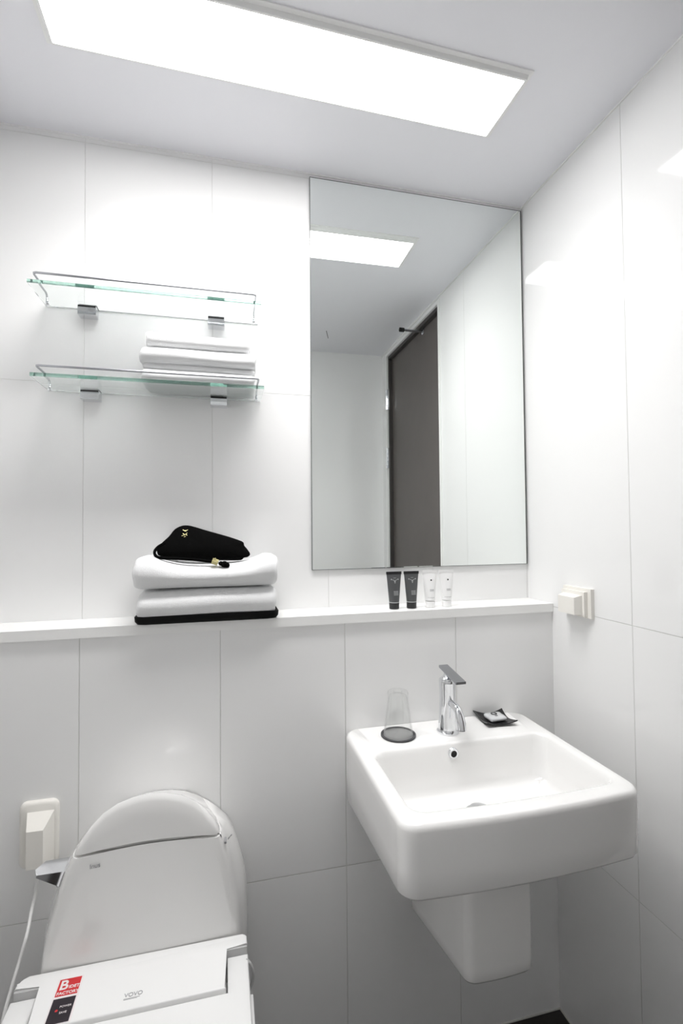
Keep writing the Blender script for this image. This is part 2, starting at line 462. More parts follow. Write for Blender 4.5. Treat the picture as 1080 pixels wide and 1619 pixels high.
# ------------------------------------------------------------------ towels
def fold_slab(path, th, x0, x1, seed, amp=.003, nx=44, freq=16, endround=.012, twist=0.0, skew=0.0):
    """a folded cloth: centre line in (y, z), thickness th, swept along x"""
    P = [Vector(p) for p in path]
    out = []; n = len(P)
    def nor(i):
        t = (P[min(i + 1, n - 1)] - P[max(i - 1, 0)]).normalized(); return Vector((-t.y, t.x))
    half = th / 2
    left = [(P[i], nor(i)) for i in range(n)]
    bm = bmesh.new(); rings = []
    xs = []
    for k in range(5): xs.append((x0 + endround * (1 - math.cos(math.pi / 2 * k / 4)), math.sin(math.pi / 2 * k / 4) * .75 + .25))
    for k in range(1, nx): xs.append((x0 + endround + (x1 - x0 - 2 * endround) * k / nx, 1))
    for k in range(4, -1, -1): xs.append((x1 - endround * (1 - math.cos(math.pi / 2 * k / 4)), math.sin(math.pi / 2 * k / 4) * .75 + .25))
    for x, s in xs:
        ring = []
        for p, nn in left: ring.append(p + nn * half * s)
        e = (P[-1] - P[-2]).normalized()
        for a in (60, 30, 0, -30, -60):
            r_ = math.radians(a); ring.append(P[-1] + (nn * math.sin(r_) + e * math.cos(r_)) * half * s)
        for p, nn in reversed(left): ring.append(p - nn * half * s)
        e = (P[0] - P[1]).normalized(); nn = left[0][1]
        for a in (-60, -30, 0, 30, 60):
            r_ = math.radians(a); ring.append(P[0] + (nn * math.sin(r_) + e * math.cos(r_)) * half * s)
        pts = []
        for q in ring:
            v = Vector((x, q.x, q.y))
            nz = noise.noise(Vector((x * freq * .5 + seed, q.x * freq + seed, q.y * freq * 2)))
            n2 = noise.noise(Vector((x * freq * .35 + seed * 3, q.x * freq * .4, 7 + seed)))
            n3 = noise.noise(Vector((seed * 5, q.x * 40, q.y * 60)))
            pts.append(v + Vector((n3 * amp * 1.2 * (1 if s < 1 else 0), nz * amp * .8, n2 * amp)))
        rings.append(pts)
    loft(bm, rings)
    return bm

def ufold(yf, yb, z0, z1, seg=8):
    """U fold open at the back: two layers joined by a round fold at the front"""
    r = (z1 - z0) / 2; zc = (z0 + z1) / 2
    p = [(yb + (yf + r - yb) * k / 5, z1) for k in range(5)]
    p += [(yf + r + r * math.cos(math.pi / 2 + math.pi * k / seg), zc + r * math.sin(math.pi / 2 + math.pi * k / seg)) for k in range(seg + 1)]
    p += [(yb + (yf + r - yb) * k / 5, z0) for k in range(4, -1, -1)]
    return p

def sfold(y0, y1, z0, layers, dz, seg=6):
    p = []; r = dz / 2
    for k in range(layers):
        z = z0 + k * dz; fwd = (k % 2 == 0)
        a, b = (y1 - r, y0 + r) if fwd else (y0 + r, y1 - r)
        for i in range(6): p.append((a + (b - a) * i / 5, z))
        if k < layers - 1:
            s = -1 if fwd else 1
            for i in range(1, seg):
                an = -math.pi / 2 + math.pi * i / seg
                p.append((b + s * r * math.cos(an), z + r + r * math.sin(an)))
    return p

# small towels on the lower shelf
zs = 1.6335
specs = [(-1.056, -.803, .025, .0135, 'bottom'), (-1.061, -.800, .032, .012, 'middle'), (-1.050, -.816, .029, .011, 'topmost')]
zc = zs
for i, (xa, xb, gap, lay, pos) in enumerate(specs):
    th = gap * .60
    if i == 0:
        path = sfold(.004, .092, zc + th / 2 + .001, 3, gap * .56); th = gap * .57; top = zc + gap * .56 * 2 + th + .001
    else:
        path = sfold(-.002 + .004 * i, .088, zc + th / 2 + .001, 2, gap * .60); top = zc + gap * .60 + th + .002
    bm = fold_slab(path, th, xa, xb, 3.1 + 5.7 * i, amp=.0048, freq=15, endround=.010)
    # the cloths sag towards the right hand end
    o = obj('hand_towel', bm, M['towel'], smooth=True, auto=80)
    tag(o, {'bottom': 'bottom of three small white folded towels on the glass shelf',
            'middle': 'middle one of three small white folded towels on the glass shelf',
            'topmost': 'topmost of three small white folded towels on the glass shelf'}[pos], 'towel', 'small folded towels on the lower glass shelf')
    zc = top - .001

# black tray and two bath towels on the ledge
bm = bmesh.new()
ty0, ty1, tx0, tx1 = -.020, .098, -1.070, -.750
loft(bm, [rrect(tx0 + g, tx1 - g, ty0 + g * .5, ty1 - g * .5, r, z, 5) for g, r, z in
          ((.016, .01, L + .0004), (.006, .012, L + .002), (.001, .014, L + .008), (.0, .014, L + .018), (.002, .014, L + .020), (.005, .013, L + .018), (.009, .011, L + .011), (.018, .01, L + .0075))])
o = obj('black_tray', bm, M['black'], smooth=True, auto=60)
tag(o, 'shallow black tray under the bath towels on the ledge', 'tray')
zb = L + .0095
th = .033
bm = fold_slab(ufold(-.014, .078, zb + th / 2 + .001, zb + th / 2 + .031), .0305, -1.064, -.757, 21.3, amp=.0035, freq=14, endround=.014)
o = obj('bath_towel', bm, M['towel'], smooth=True, auto=80)
tag(o, 'lower of two thick folded white bath towels, lying on the black tray', 'towel', 'bath towels stacked on the ledge')
zb2 = zb + .0665
bm = fold_slab(ufold(-.014, .078, zb2 + .0195, zb2 + .0195 + .036), .0365, -1.070, -.752, 47.9, amp=.0045, freq=12, endround=.016)
for v in bm.verts:   # pressed down under the pouch
    f = max(0.0, 1 - abs((v.co.x + .905) / .125) ** 3)
    v.co.z -= .021 * f * max(0.0, min(1.0, (v.co.z - zb2 - .012) / .055))
o = obj('bath_towel', bm, M['towel'], smooth=True, auto=80)
tag(o, 'upper of two thick folded white bath towels, under the black pouch', 'towel', 'bath towels stacked on the ledge')

# ------------------------------------------------------------------ black drawstring pouch leaning on the wall
zt = 1.2085
t = thing('drawstring_pouch', (-.92, .035, zt), 'black velvet drawstring pouch with gold print on the upper bath towel', 'pouch')
out = [(-1.030, 1.233), (-1.033, 1.248), (-1.022, 1.262), (-1.006, 1.278), (-.993, 1.295), (-.975, 1.3035), (-.955, 1.3025), (-.925, 1.293), (-.895, 1.284), (-.865, 1.275), (-.845, 1.268), (-.829, 1.261), (-.826, 1.252),
       (-.8195, 1.244), (-.812, 1.231), (-.818, 1.224), (-.828, 1.222), (-.835, 1.2165), (-.86, 1.2165), (-.89, 1.2175), (-.925, 1.2195), (-.96, 1.2215), (-.99, 1.224), (-1.015, 1.227)]
pl = [Vector((x, 0, z)) for x, z in out]
sp = smooth_path([tuple(p) for p in pl] + [tuple(pl[0])], 3)[:-1]
cx, cz = -.92, 1.252
def shift(bm, dy):
    for v in bm.verts: v.co = Vector((-.8794 + (v.co.x + .8794) * .97, v.co.y + dy, 1.3 + (v.co.z - 1.3) * .97))
    return bm
rings = []
def pring(s, dy):
    r_ = []
    for p in sp:
        x = cx + (p.x - cx) * s; z = cz + (p.z - cz) * s
        z = 1.3 + (z - 1.3) * .97; x = -.8794 + (x + .8794) * .97
        yy = .026 + (z - 1.215) * .35 + dy * (1 + .25 * noise.noise(Vector((x * 22, z * 30, dy * 9))))
        r_.append((x, yy, z))
    return r_
for s, dy in ((.02, -.020), (.3, -.0195), (.6, -.0175), (.8, -.014), (.92, -.009), (.98, -.004), (1, 0), (.98, .003), (.92, .006), (.8, .009), (.5, .011), (.02, .012)):
    rings.append(pring(s, dy))
bm = bmesh.new(); loft(bm, rings)
obj('bag', bm, M['velvet'], t, True, auto=80)
bm = bmesh.new()
tube(bm, smooth_path([(-1.012, .050, 1.262), (-1.026, .046, 1.254), (-1.034, .042, 1.243), (-1.031, .038, 1.233), (-1.018, .034, 1.228), (-.99, .030, 1.2265), (-.95, .027, 1.2235), (-.915, .025, 1.219), (-.899, .023, 1.2165)], 5), .0036, 8)
obj('drawstring', shift(bm, -.034), M['velvet'], t, True)
bm = bmesh.new()
tube(bm, [(-.903, .022, 1.2195), (-.890, .021, 1.2145)], .0072, 8)
tube(bm, [(-.898, .019, 1.2255), (-.894, .019, 1.217)], .0035, 6)
obj('gold_toggle', shift(bm, -.034), M['gold'], t, True, label='gold foil cord toggle')
bm = bmesh.new()
for k, (x, z, r) in enumerate(((-.883, 1.2125, .0055), (-.875, 1.2105, .0078), (-.869, 1.2085, .0065))):
    bmesh.ops.create_icosphere(bm, subdivisions=3, radius=r, matrix=Matrix.Translation((x, .020, z)))
obj('cord_knot', shift(bm, -.034), M['velvet'], t, True)
bm = bmesh.new()
def stroke(x0, z0, x1, z1, r=.0008):
    tube(bm, [(x0, .0, z0), (x1, .0, z1)], r, 6)
S = [(-.9735, 1.2985, -.967, 1.2945), (-.967, 1.2945, -.9615, 1.2985), (-.970, 1.2958, -.9625, 1.2972), (-.973, 1.2895, -.968, 1.286), (-.968, 1.286, -.9625, 1.291), (-.9755, 1.2835, -.9685, 1.286), (-.9665, 1.2885, -.963, 1.2845), (-.970, 1.281, -.9665, 1.2825)]
for s in S: stroke(*s)
for v in bm.verts:
    s_ = max(abs((v.co.x - cx) / .105), abs((v.co.z - cz) / .05))
    v.co = Vector((-.8794 + (v.co.x + .8794) * .97, v.co.y, 1.3 + (v.co.z - 1.3) * .97))
    v.co.y += .026 + (v.co.z - 1.215) * .35 - .0185; v.co.z -= .005
obj('gold_print', bm, M['gold'], t, label='small gold foil characters')

# ------------------------------------------------------------------ toiletry tubes
def toiletry_tube(xc, y, dark, label, group):
    t = thing('toiletry_tube', (xc, y, L), label, 'tube', group)
    zc = L + .0165; zt_ = L + .0905
    bm = bmesh.new(); lathe(bm, xc, y, [(.0118, L + .0003), (.0128, L + .0012), (.0132, L + .0155), (.0122, L + .0165)], 28)
    cap = obj('cap', bm, M['tube_black'] if dark else M['tube_white'], t, True)
    if dark:
        bm = bmesh.new(); lathe(bm, xc, y, [(.0124, L + .0162), (.0134, L + .0165), (.0134, L + .0185), (.0124, L + .0188)], 28)
        obj('collar', bm, M['tube_print'], t, True, label='pale band above the cap')
    bm = bmesh.new(); rings = []
    n = 32
    for k in range(9):
        f = k / 8; z = zc + .002 + (zt_ - zc - .002) * f
        rx = .0132 + (.0203 - .0132) * f; ry = .0128 * (1 - f ** 1.3) + .0009
        rings.append([(xc + rx * math.cos(a), y + ry * math.sin(a), z) for a in [2 * math.pi * i / n for i in range(n)]])
    loft(bm, rings); obj('body', bm, M['tube_dark'] if dark else M['tube_white'], t, True, auto=60)
    bm = bmesh.new(); box(bm, xc - .0208, xc + .0208, y - .0012, y + .0012, zt_ - .001, zt_ + .006)
    for k in range(16): box(bm, xc - .020 + k * .0025, xc - .0192 + k * .0025, y - .0016, y - .0011, zt_, zt_ + .005)
    obj('crimp', bm, M['tube_black'] if dark else M['tube_white'], t)
    def front(z, dx=0.0):
        f = (z - zc - .002) / (zt_ - zc - .002); ry = .0128 * (1 - max(f, 0) ** 1.3) + .0009
        rx = .0132 + .0071 * f
        return y - ry * math.sqrt(max(0, 1 - (dx / rx) ** 2)) - .0003
    bm = bmesh.new()
    def dot(dx, z, w, h):
        yy = front(z, dx); box(bm, xc + dx - w / 2, xc + dx + w / 2, yy, yy + .0006, z - h / 2, z + h / 2)
    if dark:
        # antlered emblem and two little flourishes
        for s in (-1, 1):
            for p in ((.009, .0765, .003, .003), (.0035, .0745, .0026, .0012), (.0055, .0755, .0012, .0022)): dot(s * p[0] + .001, L + p[1], p[2], p[3])
        dot(.001, L + .0715, .004, .005); dot(.001, L + .068, .0022, .003); dot(.001, L + .080, .007, .0008)
        obj('emblem', bm, M['tube_print'], t, label='pale antlered emblem print')
        bm = bmesh.new()
        for r_ in range(4):
            for c in range(5): dot(-.003 + c * .0026, L + .037 + r_ * .0030, .0019, .0016)
        obj('lettering', bm, M['tube_print'], t, label='four short rows of tiny pale print')
    else:
        yy = front(L + .0715, .002)
        tube(bm, [(xc + .002, yy + .0008, L + .0715), (xc + .002, yy - .0001, L + .0715)], .0022, 14)
        obj('dot_print', bm, M['print_black'], t, label='black dot')
        bm = bmesh.new()
        for r_ in range(2):
            for c in range(5): dot(-.003 + c * .0024, L + .044 + r_ * .003, .0017, .0014)
        for c in range(7): dot(-.009 + c * .0026, L + .0265, .0016, .0010)
        obj('lettering', bm, M['print_grey'], t, label='tiny grey print')
    return t
toiletry_tube(-.4450, .036, True, 'leftmost charcoal toiletry tube standing on its cap on the ledge', 'dark toiletry tubes on the ledge')
toiletry_tube(-.3975, .034, True, 'charcoal toiletry tube standing on the ledge, next to the white tubes', 'dark toiletry tubes on the ledge')
toiletry_tube(-.3455, .034, False, 'white toiletry tube with black dot, next to the dark tubes', 'white toiletry tubes on the ledge')
toiletry_tube(-.2975, .034, False, 'rightmost white toiletry tube with black dot on the ledge', 'white toiletry tubes on the ledge')

# ------------------------------------------------------------------ outlets
# left: upright outlet with a splash cover
t = thing('wall_outlet', (-1.255, 0, .655), 'ivory electrical outlet with splash cover left of the toilet', 'outlet')
bm = bmesh.new()
loft(bm, [rrect(-1.2925 + g, -1.2185 - g, .588 + g, .7245 - g, .014, -y, 5) for g, y in ((0, 0.0), (0, -.006), (.002, -.009), (.006, -.011))])
for v in bm.verts: v.co = Vector((v.co.x, v.co.z, v.co.y))
for v in bm.verts: v.co.y = -abs(v.co.y)
obj('plate', bm, M['plastic_warm'], t, True)
bm = bmesh.new()
def hood(bm, pts_f, pts_b):
    a = [bm.verts.new(p) for p in pts_f]; b = [bm.verts.new(p) for p in pts_b]; n = len(a)
    bm.faces.new(a); bm.faces.new(b[::-1])
    for i in range(n): bm.faces.new((a[i], b[i], b[(i + 1) % n], a[(i + 1) % n]))
hood(bm, [(-1.268, -.042, .606), (-1.237, -.042, .606), (-1.237, -.042, .682), (-1.268, -.042, .682)],
     [(-1.277, -.010, .600), (-1.225, -.010, .600), (-1.225, -.010, .706), (-1.277, -.010, .706)])
bevel(bm, .002, 2)
obj('splash_cover', bm, M['plastic_warm'], t, True)
# right: outlet with cover on the side wall
t = thing('wall_outlet', (0, -.088, 1.105), 'white electrical outlet with boxy cover on the right wall near the ledge', 'outlet')
bm = bxb(-.010, 0, -.159, -.060, 1.068, 1.140, .004, 3); obj('plate', bm, M['plastic_warm'], t, True)
bm = bxb(-.020, -.0095, -.148, -.066, 1.072, 1.132, .002, 2); obj('rim', bm, M['plastic_warm'], t, True)
bm = bxb(-.040, -.0195, -.137, -.078, 1.076, 1.118, .003, 2)
for v in bm.verts:
    if v.co.x > -.03: v.co.y += -.004 if v.co.y < -.1 else .004; v.co.z += .006 if v.co.z > 1.1 else 0
obj('splash_cover', bm, M['plastic_warm'], t, True)

# ------------------------------------------------------------------ basin
bx0, bx1, by0 = -.592, -.107, -.402
BT = .800
t = thing('wall_basin', (-.35, 0, .34), 'square white wall-hung ceramic basin with half pedestal', 'basin')
def blift(x, y, z):  # the underside drops towards the wall
    return z
bm = bmesh.new(); rings = []
def under(x, y, z):
    f = min(1, max(0, -y / .40)); return z + (.036 * f if z < .70 else 0)
for g, z in ((.10, .6365), (.03, .6355), (.012, .6362), (.005, .639), (.001, .646)):
    rings.append(rrect(bx0 + g, bx1 - g, by0 + g, 0, .030 if g < .02 else .03, z, 7, .012, 8, under))
for g, z in ((0, .72), (0, .770), (0, .788), (.0012, .794), (.004, .7985), (.008, BT)):
    rings.append(rrect(bx0 + g, bx1 - g, by0 + g, 0 - g * .2, .030, z, 7, .012, 8))
# cavity
c0x, c1x, c0y, c1y = -.560, -.132, -.366, -.128
for g, r_, z in ((-.006, .034, BT), (0, .03, .7985), (.003, .028, .795), (.006, .028, .785), (.012, .03, .74), (.018, .034, .712), (.026, .036, .703), (.040, .035, .699), (.09, .03, .6965), (.105, .012, .6955)):
    rings.append(rrect(c0x + g, c1x - g, c0y + g, c1y - g * (1.0 if z > .7 else .8), r_, z, 7, .008 if g < .02 else 0, 8))
loft(bm, rings, True, True)
bowl = obj('basin_bowl', bm, M['ceramic'], t, True, auto=50)
# overflow
bm = bmesh.new()
ox, oz, oy = -.3675, .778, -.136
rr = [[(ox + r * math.cos(a), oy - d, oz + r * math.sin(a)) for a in [2 * math.pi * i / 32 for i in range(32)]] for r, d in ((.0125, -.006), (.0125, .001), (.0105, .0035), (.0075, .003), (.007, .0))]
loft(bm, rr, False, False); obj('overflow_ring', bm, M['chrome'], t, True, label='chrome overflow ring')
bm = bmesh.new(); tube(bm, [(ox, oy + .004, oz), (ox, oy + .0005 - .001, oz)], .0078, 24); obj('overflow_hole', bm, M['black_hole'], t, True, label='dark overflow opening')
bm = bmesh.new(); lathe(bm, -.356, -.232, [(.030, .6957), (.030, .6985), (.027, .700), (.0235, .6993), (.0225, .700), (.021, .7065), (.012, .7095), (.002, .7103)], 40); obj('drain', bm, M['chrome'], t, True, label='chrome pop-up drain')
# half pedestal
bm = bmesh.new(); rings = []
px0, px1 = -.426, -.279
def pl_(zoff):
    return lambda x, y, z: z
for g, k in ((.03, 0), (.01, .001), (.004, .004), (.0, .011), (0, .03), (0, .3)):
    ring = rrect(px0 + g, px1 - g, -.302 + g, 0, .018, 0, 6, .004, 8)
    out_ = []
    for p in ring:
        base = .342 + .072 * min(1, -p.y / .30)
        z = base + k if k < .2 else .660
        out_.append(Vector((p.x, p.y, z)))
    rings.append(out_)
loft(bm, rings); obj('pedestal', bm, M['ceramic'], t, True, auto=50)

# ------------------------------------------------------------------ faucet
fx, fy = -.3495, -.072
t = thing('basin_faucet', (fx, fy, BT), 'chrome single-lever faucet on the basin rim', 'faucet')
bm = bmesh.new()
lathe(bm, fx, fy, [(.0265, BT + .0004), (.0268, BT + .004), (.0245, BT + .0062), (.0235, BT + .010), (.0218, BT + .030), (.0202, BT + .055), (.0193, BT + .080), (.0193, BT + .100), (.0202, BT + .118), (.0206, BT + .124), (.0198, BT + .126), (.012, BT + .1265)], 48)
obj('body', bm, M['chrome'], t, True)
bm = bmesh.new(); lathe(bm, fx, fy, [(.0165, BT + .1262), (.016, BT + .129), (.011, BT + .133), (.0085, BT + .137), (.0078, BT + .150)], 32)
obj('stem', bm, M['chrome'], t, True)
bm = bmesh.new()
lv = [Vector((fx + sx * w, y, z)) for y, z, w in ((-.050, .9545, .0115), (-.143, .9400, .0125)) for sx in (-1, 1)]
loft(bm, [[lv[0], lv[1], lv[3], lv[2]], [p - Vector((0, 0, .0055)) for p in (lv[0], lv[1], lv[3], lv[2])]])
bevel(bm, .0012, 2); obj('lever', bm, M['steel'], t, True, label='flat grey metal lever')
bm = bmesh.new()
sp_ = smooth_path([(fx, fy - .008, .868), (fx, fy - .022, .8735), (fx, fy - .042, .874), (fx, fy - .058, .866), (fx, fy - .068, .850), (fx, fy - .072, .832)], 6)
tube(bm, sp_, [.0085 + .002 * i / len(sp_) for i in range(len(sp_))], 20)
sp_o = obj('spout', bm, M['chrome'], t, True)
bm = bmesh.new(); tube(bm, [(fx, fy - .0718, .834), (fx, fy - .0722, .8305)], .0078, 20); obj('aerator', bm, M['black_hole'], sp_o, True)

# ------------------------------------------------------------------ coaster and upturned glass
gx, gy = -.4735, -.063
bm = bmesh.new(); lathe(bm, gx, gy, [(.040, BT + .0004), (.0415, BT + .001), (.0415, BT + .0045), (.040, BT + .0055), (.0375, BT + .005), (.036, BT + .003)], 48)
o = obj('coaster', bm, M['coaster'], smooth=True); tag(o, 'round dark grey coaster on the basin rim under the glass', 'coaster')
bm = bmesh.new(); lathe(bm, gx, gy, [(.0352, BT + .0012), (.0352, BT + .0034), (.034, BT + .0036)], 48)
obj('pad', bm, M['coaster_pad'], o, True, label='paler grey centre')
z0 = BT + .0035
bm = bmesh.new()
lathe(bm, gx, gy, [(.0345, z0), (.0352, z0 + .001), (.0350, z0 + .004), (.0325, z0 + .020), (.0290, z0 + .045), (.0258, z0 + .070), (.0240, z0 + .085), (.0238, z0 + .092), (.0245, z0 + .098), (.0225, z0 + .102),
                   (.010, z0 + .1025), (.0098, z0 + .0935), (.020, z0 + .092), (.0218, z0 + .087), (.0236, z0 + .070), (.0268, z0 + .045), (.0303, z0 + .020), (.0328, z0 + .004), (.0330, z0 + .001)], 48, False, False)
o = obj('drinking_glass', bm, M['glass_cup'], smooth=True, auto=60); tag(o, 'clear drinking glass standing upside down on the coaster', 'glass')

# ------------------------------------------------------------------ soap dish with a wrapped soap
dx, dy = -.2065, -.044
t = thing('soap_dish', (dx, dy, BT), 'small square black dish with upturned corners on the basin rim', 'dish')
bm = bmesh.new(); n = 16; hs = .0405
ang = math.radians(-4)
def dpt(u, v, dz):
    c, s = math.cos(ang), math.sin(ang)
    r2 = (u * u + v * v) / 2
    z = 0.0008 + .0095 * (abs(u * v)) ** 1.6 + .0022 * max(abs(u), abs(v)) ** 4
    pin = 1 - .09 * (1 - min(1, (abs(u) if abs(v) > abs(u) else abs(v)) ** 2)) * max(abs(u), abs(v)) ** 3
    x, y = u * hs * pin, v * hs * pin
    return Vector((dx + c * x - s * y, dy + s * x + c * y, BT + z + dz))
grid = [[[bm.verts.new(dpt(-1 + 2 * i / n, -1 + 2 * j / n, dz)) for j in range(n + 1)] for i in range(n + 1)] for dz in (0, .0028)]
for s_, g in enumerate(grid):
    for i in range(n):
        for j in range(n):
            q = (g[i][j], g[i + 1][j], g[i + 1][j + 1], g[i][j + 1]); bm.faces.new(q if s_ else q[::-1])
for i in range(n):
    for (a, b) in (((i, 0), (i + 1, 0)), ((i, n), (i + 1, n)), ((0, i), (0, i + 1)), ((n, i), (n, i + 1))):
        bm.faces.new((grid[0][a[0]][a[1]], grid[0][b[0]][b[1]], grid[1][b[0]][b[1]], grid[1][a[0]][a[1]]))
obj('dish_body', bm, M['dish_black'], t, True)
bm = bmesh.new(); rings = []
for g, z in ((.004, 0), (.0, .002), (0, .007), (.003, .0095), (.010, .0105)):
    rings.append(rrect(-.024 + g, .024 - g, -.020 + g, .022 - g, .009, BT + .0055 + z, 5, nb=3))
loft(bm, rings)
for v in bm.verts:
    v.co.x += dx + .002; v.co.y += dy; v.co.z += .0015 * noise.noise(Vector((v.co.x * 90, v.co.y * 90, 3)))
o = obj('wrapped_soap', bm, M['soap_film'], smooth=True, auto=70)
tag(o, 'small clear-wrapped pale soap bar lying in the black dish', 'soap')
bm = bmesh.new(); c = (dx + .001, dy + .006, BT + .0167)
for r0, r1, zz in ((.0080, .0050, 0),):
    lathe(bm, c[0], c[1], [(r0, c[2] - .001), (r0, c[2] + .0004), (r1, c[2] + .0004), (r1, c[2] - .001)], 28, False, False)
box(bm, dx - .004, dx + .004, dy - .008, dy - .0072, c[2] - .001, c[2] + .0002)
obj('soap_label', bm, M['print_black'], o, label='round dark printed ring')

# ------------------------------------------------------------------ toilet
XC = -1.0155
t = thing('toilet', (XC, -.3, 0), 'white one-piece toilet with rounded tank under a bidet seat', 'toilet')
def prof(pts, n=60):
    """half profile (halfwidth, z) from the bottom up to the crown, mirrored and resampled"""
    hp = smooth_path([(w, 0, z) for w, z in pts], 6)
    full = [Vector((-p.x, 0, p.z)) for p in hp] + [Vector((p.x, 0, p.z)) for p in reversed(hp[:-1])]
    d = [0]
    for a, b in zip(full, full[1:]): d.append(d[-1] + (b - a).length)
    out_ = []
    for k in range(n + 1):
        s = d[-1] * k / n; i = max(j for j in range(len(d)) if d[j] <= s + 1e-9); i = min(i, len(full) - 2)
        f = (s - d[i]) / max(d[i + 1] - d[i], 1e-9); out_.append(full[i].lerp(full[i + 1], f))
    return out_
PB = prof([(.176, 0.0), (.182, .15), (.190, .30), (.198, .42), (.194, .53), (.176, .60), (.152, .655), (.108, .697), (.066, .722), (.032, .732), (0, .734)])
PF = prof([(.160, 0.0), (.166, .15), (.174, .30), (.180, .42), (.174, .53), (.159, .60), (.146, .66), (.123, .715), (.087, .761), (.045, .784), (0, .791)])
def tring(f, y, s=1.0, dz=0.0):
    r_ = []
    for a, b in zip(PB, PF):
        p = a.lerp(b, f); r_.append(Vector((XC - .0095 * max(0, min(1, (.72 - p.z) / .22)) + p.x * s, y, (.40 + (p.z - .40) * s if p.z > .4 else p.z) + dz)))
    return r_
TR = [tring(0, -.004, .985, -.018), tring(0, -.03, 1, -.008), tring(0.0, -.07, 1.0, 0), tring(.22, -.095, 1.0, 0), tring(.5, -.120, 1.0, 0), tring(.78, -.141, 1.0), tring(.9, -.152, 1.0), tring(1, -.161, .995), tring(1, -.1655, .982), tring(1, -.168, .965),
      tring(1, -.1695, .90), tring(1, -.171, .7), tring(1, -.172, .4), tring(1, -.1722, .05)]
CZ = .689
def g_(x): return .013 * (1 - min(1, ((x - XC) / .15) ** 2)) - .0
def tank_piece(top):
    bm = bmesh.new(); loft(bm, TR, True, True)
    # upturned ends of the lid seam
    def seam(v): 
        q = (v.x - XC); e = max(0, abs(q) - .118) / .03
        return .013 * (1 - min(1, (q / .14) ** 2)) + .014 * min(1, e) ** 2 * (1 if abs(q) > .118 else 0)
    for v in bm.verts: v.co.z -= seam(v.co)
    gap = .0022
    geom = bm.verts[:] + bm.edges[:] + bm.faces[:]
    if top: bmesh.ops.bisect_plane(bm, geom=geom, plane_co=(0, 0, CZ + gap), plane_no=(0, 0, 1), clear_inner=True)
    else: bmesh.ops.bisect_plane(bm, geom=geom, plane_co=(0, 0, CZ - gap), plane_no=(0, 0, 1), clear_outer=True)
    es = [e for e in bm.edges if e.is_boundary]
    bmesh.ops.contextual_create(bm, geom=es)
    fs = [f for f in bm.faces if abs(f.calc_center_median().z - (CZ + (gap if top else -gap))) < 1e-4]
    for f in fs: 
        bmesh.ops.bevel(bm, geom=[e for e in f.edges], offset=.0022, segments=3, profile=.5, affect='EDGES'); break
    for v in bm.verts: v.co.z += seam(v.co)
    return bm
tank = obj('tank', tank_piece(False), M['ceramic'], t, True, auto=50)
lid = obj('tank_lid', tank_piece(True), M['ceramic'], t, True, auto=50)
text('Inus', tank, 'lettering', M['print_grey'], (-1.1185, -.1730, .671), .0115, (1, 0, .08), (0, 0, 1), .0006)
bm = bmesh.new(); tube(bm, [(-.8745, -.150, .676), (-.8745, -.166, .676)], .0024, 12); obj('drop_mark', bm, M['print_grey'], tank, label='small grey mark')
text('save', tank, 'lettering', M['print_grey'], (-.8700, -.1595, .677), .0065, (.62, .5, .30), (0, 0, 1), .0004)
# bowl, mostly out of the picture
bm = bmesh.new(); rings = []
def oval(hw, y0, y1, z, n=48):
    r_ = []
    for k in range(n):
        a = 2 * math.pi * k / n; c, s = math.cos(a), math.sin(a)
        yc = (y0 + y1) / 2; hl = (y1 - y0) / 2
        e = .72 if s > 0 else .95
        r_.append((XC + hw * math.copysign(abs(c) ** e, c), yc + hl * math.copysign(abs(s) ** e, s), z))
    return r_
for hw, y0, z in ((.125, -.56, 0), (.128, -.565, .02), (.122, -.56, .10), (.130, -.585, .20), (.160, -.640, .30), (.182, -.672, .37), (.188, -.680, .400), (.186, -.678, .408)):
    rings.append(oval(hw, y0, -.10, z))
loft(bm, rings); obj('bowl', bm, M['ceramic'], t, True, auto=60)
# flush lever
bm = bmesh.new()
A = [(-1.224, -.118, .640), (-1.229, -.108, .645), (-1.215, -.094, .6505), (-1.170, -.092, .6505), (-1.170, -.118, .640)]
B_ = [(-1.224, -.119, .636), (-1.229, -.108, .641), (-1.205, -.094, .620), (-1.170, -.092, .600), (-1.176, -.116, .606)]
loft(bm, [A, B_]); bevel(bm, .0012, 2)
lev = obj('flush_lever', bm, M['chrome'], t, True, label='chrome flush lever')
bm = bmesh.new(); tube(bm, [(-1.192, -.102, .622), (-1.160, -.100, .622)], .017, 24, flat=(.75, 1.1)); obj('lever_collar', bm, M['chrome'], lev, True)

# ------------------------------------------------------------------ bidet seat
BX0, BX1 = -1.231, -.834
t = thing('bidet_seat', (XC, -.4, .41), 'white electronic bidet seat with red and black sticker, on the toilet', 'bidet seat')
ZT = .500
def prism(outline, z0, z1, w=.003, seg=3):
    bm = bmesh.new(); loft(bm, [[(x, y, z0) for x, y in outline], [(x, y, z1) for x, y in outline]])
    if w: bmesh.ops.bevel(bm, geom=[e for e in bm.edges if all(v.co.z > z1 - 1e-5 for v in e.verts)], offset=w, segments=seg, profile=.5, affect='EDGES')
    return bm
def rc(x, y, r, a0, a1, n=5):
    return [(x + r * math.cos(math.radians(a0 + (a1 - a0) * k / n)), y + r * math.sin(math.radians(a0 + (a1 - a0) * k / n))) for k in range(n + 1)]
# raised back cover: full-width strip and centre block
o_ = [(BX0, -.1975)] + [(BX0, -.1875)] + rc(BX0 + .016, -.1875, .014, 180, 90) + rc(BX1 - .008, -.1810, .007, 90, 0) + [(BX1, -.1995), (-.8745, -.1995), (-.8745, -.2815)]
o_ += [(-1.186, -.2815), (-1.189, -.1975)]
cover = obj('hinge_cover', prism(o_, .440, ZT, .0022, 3), M['plastic'], t, True, auto=50)
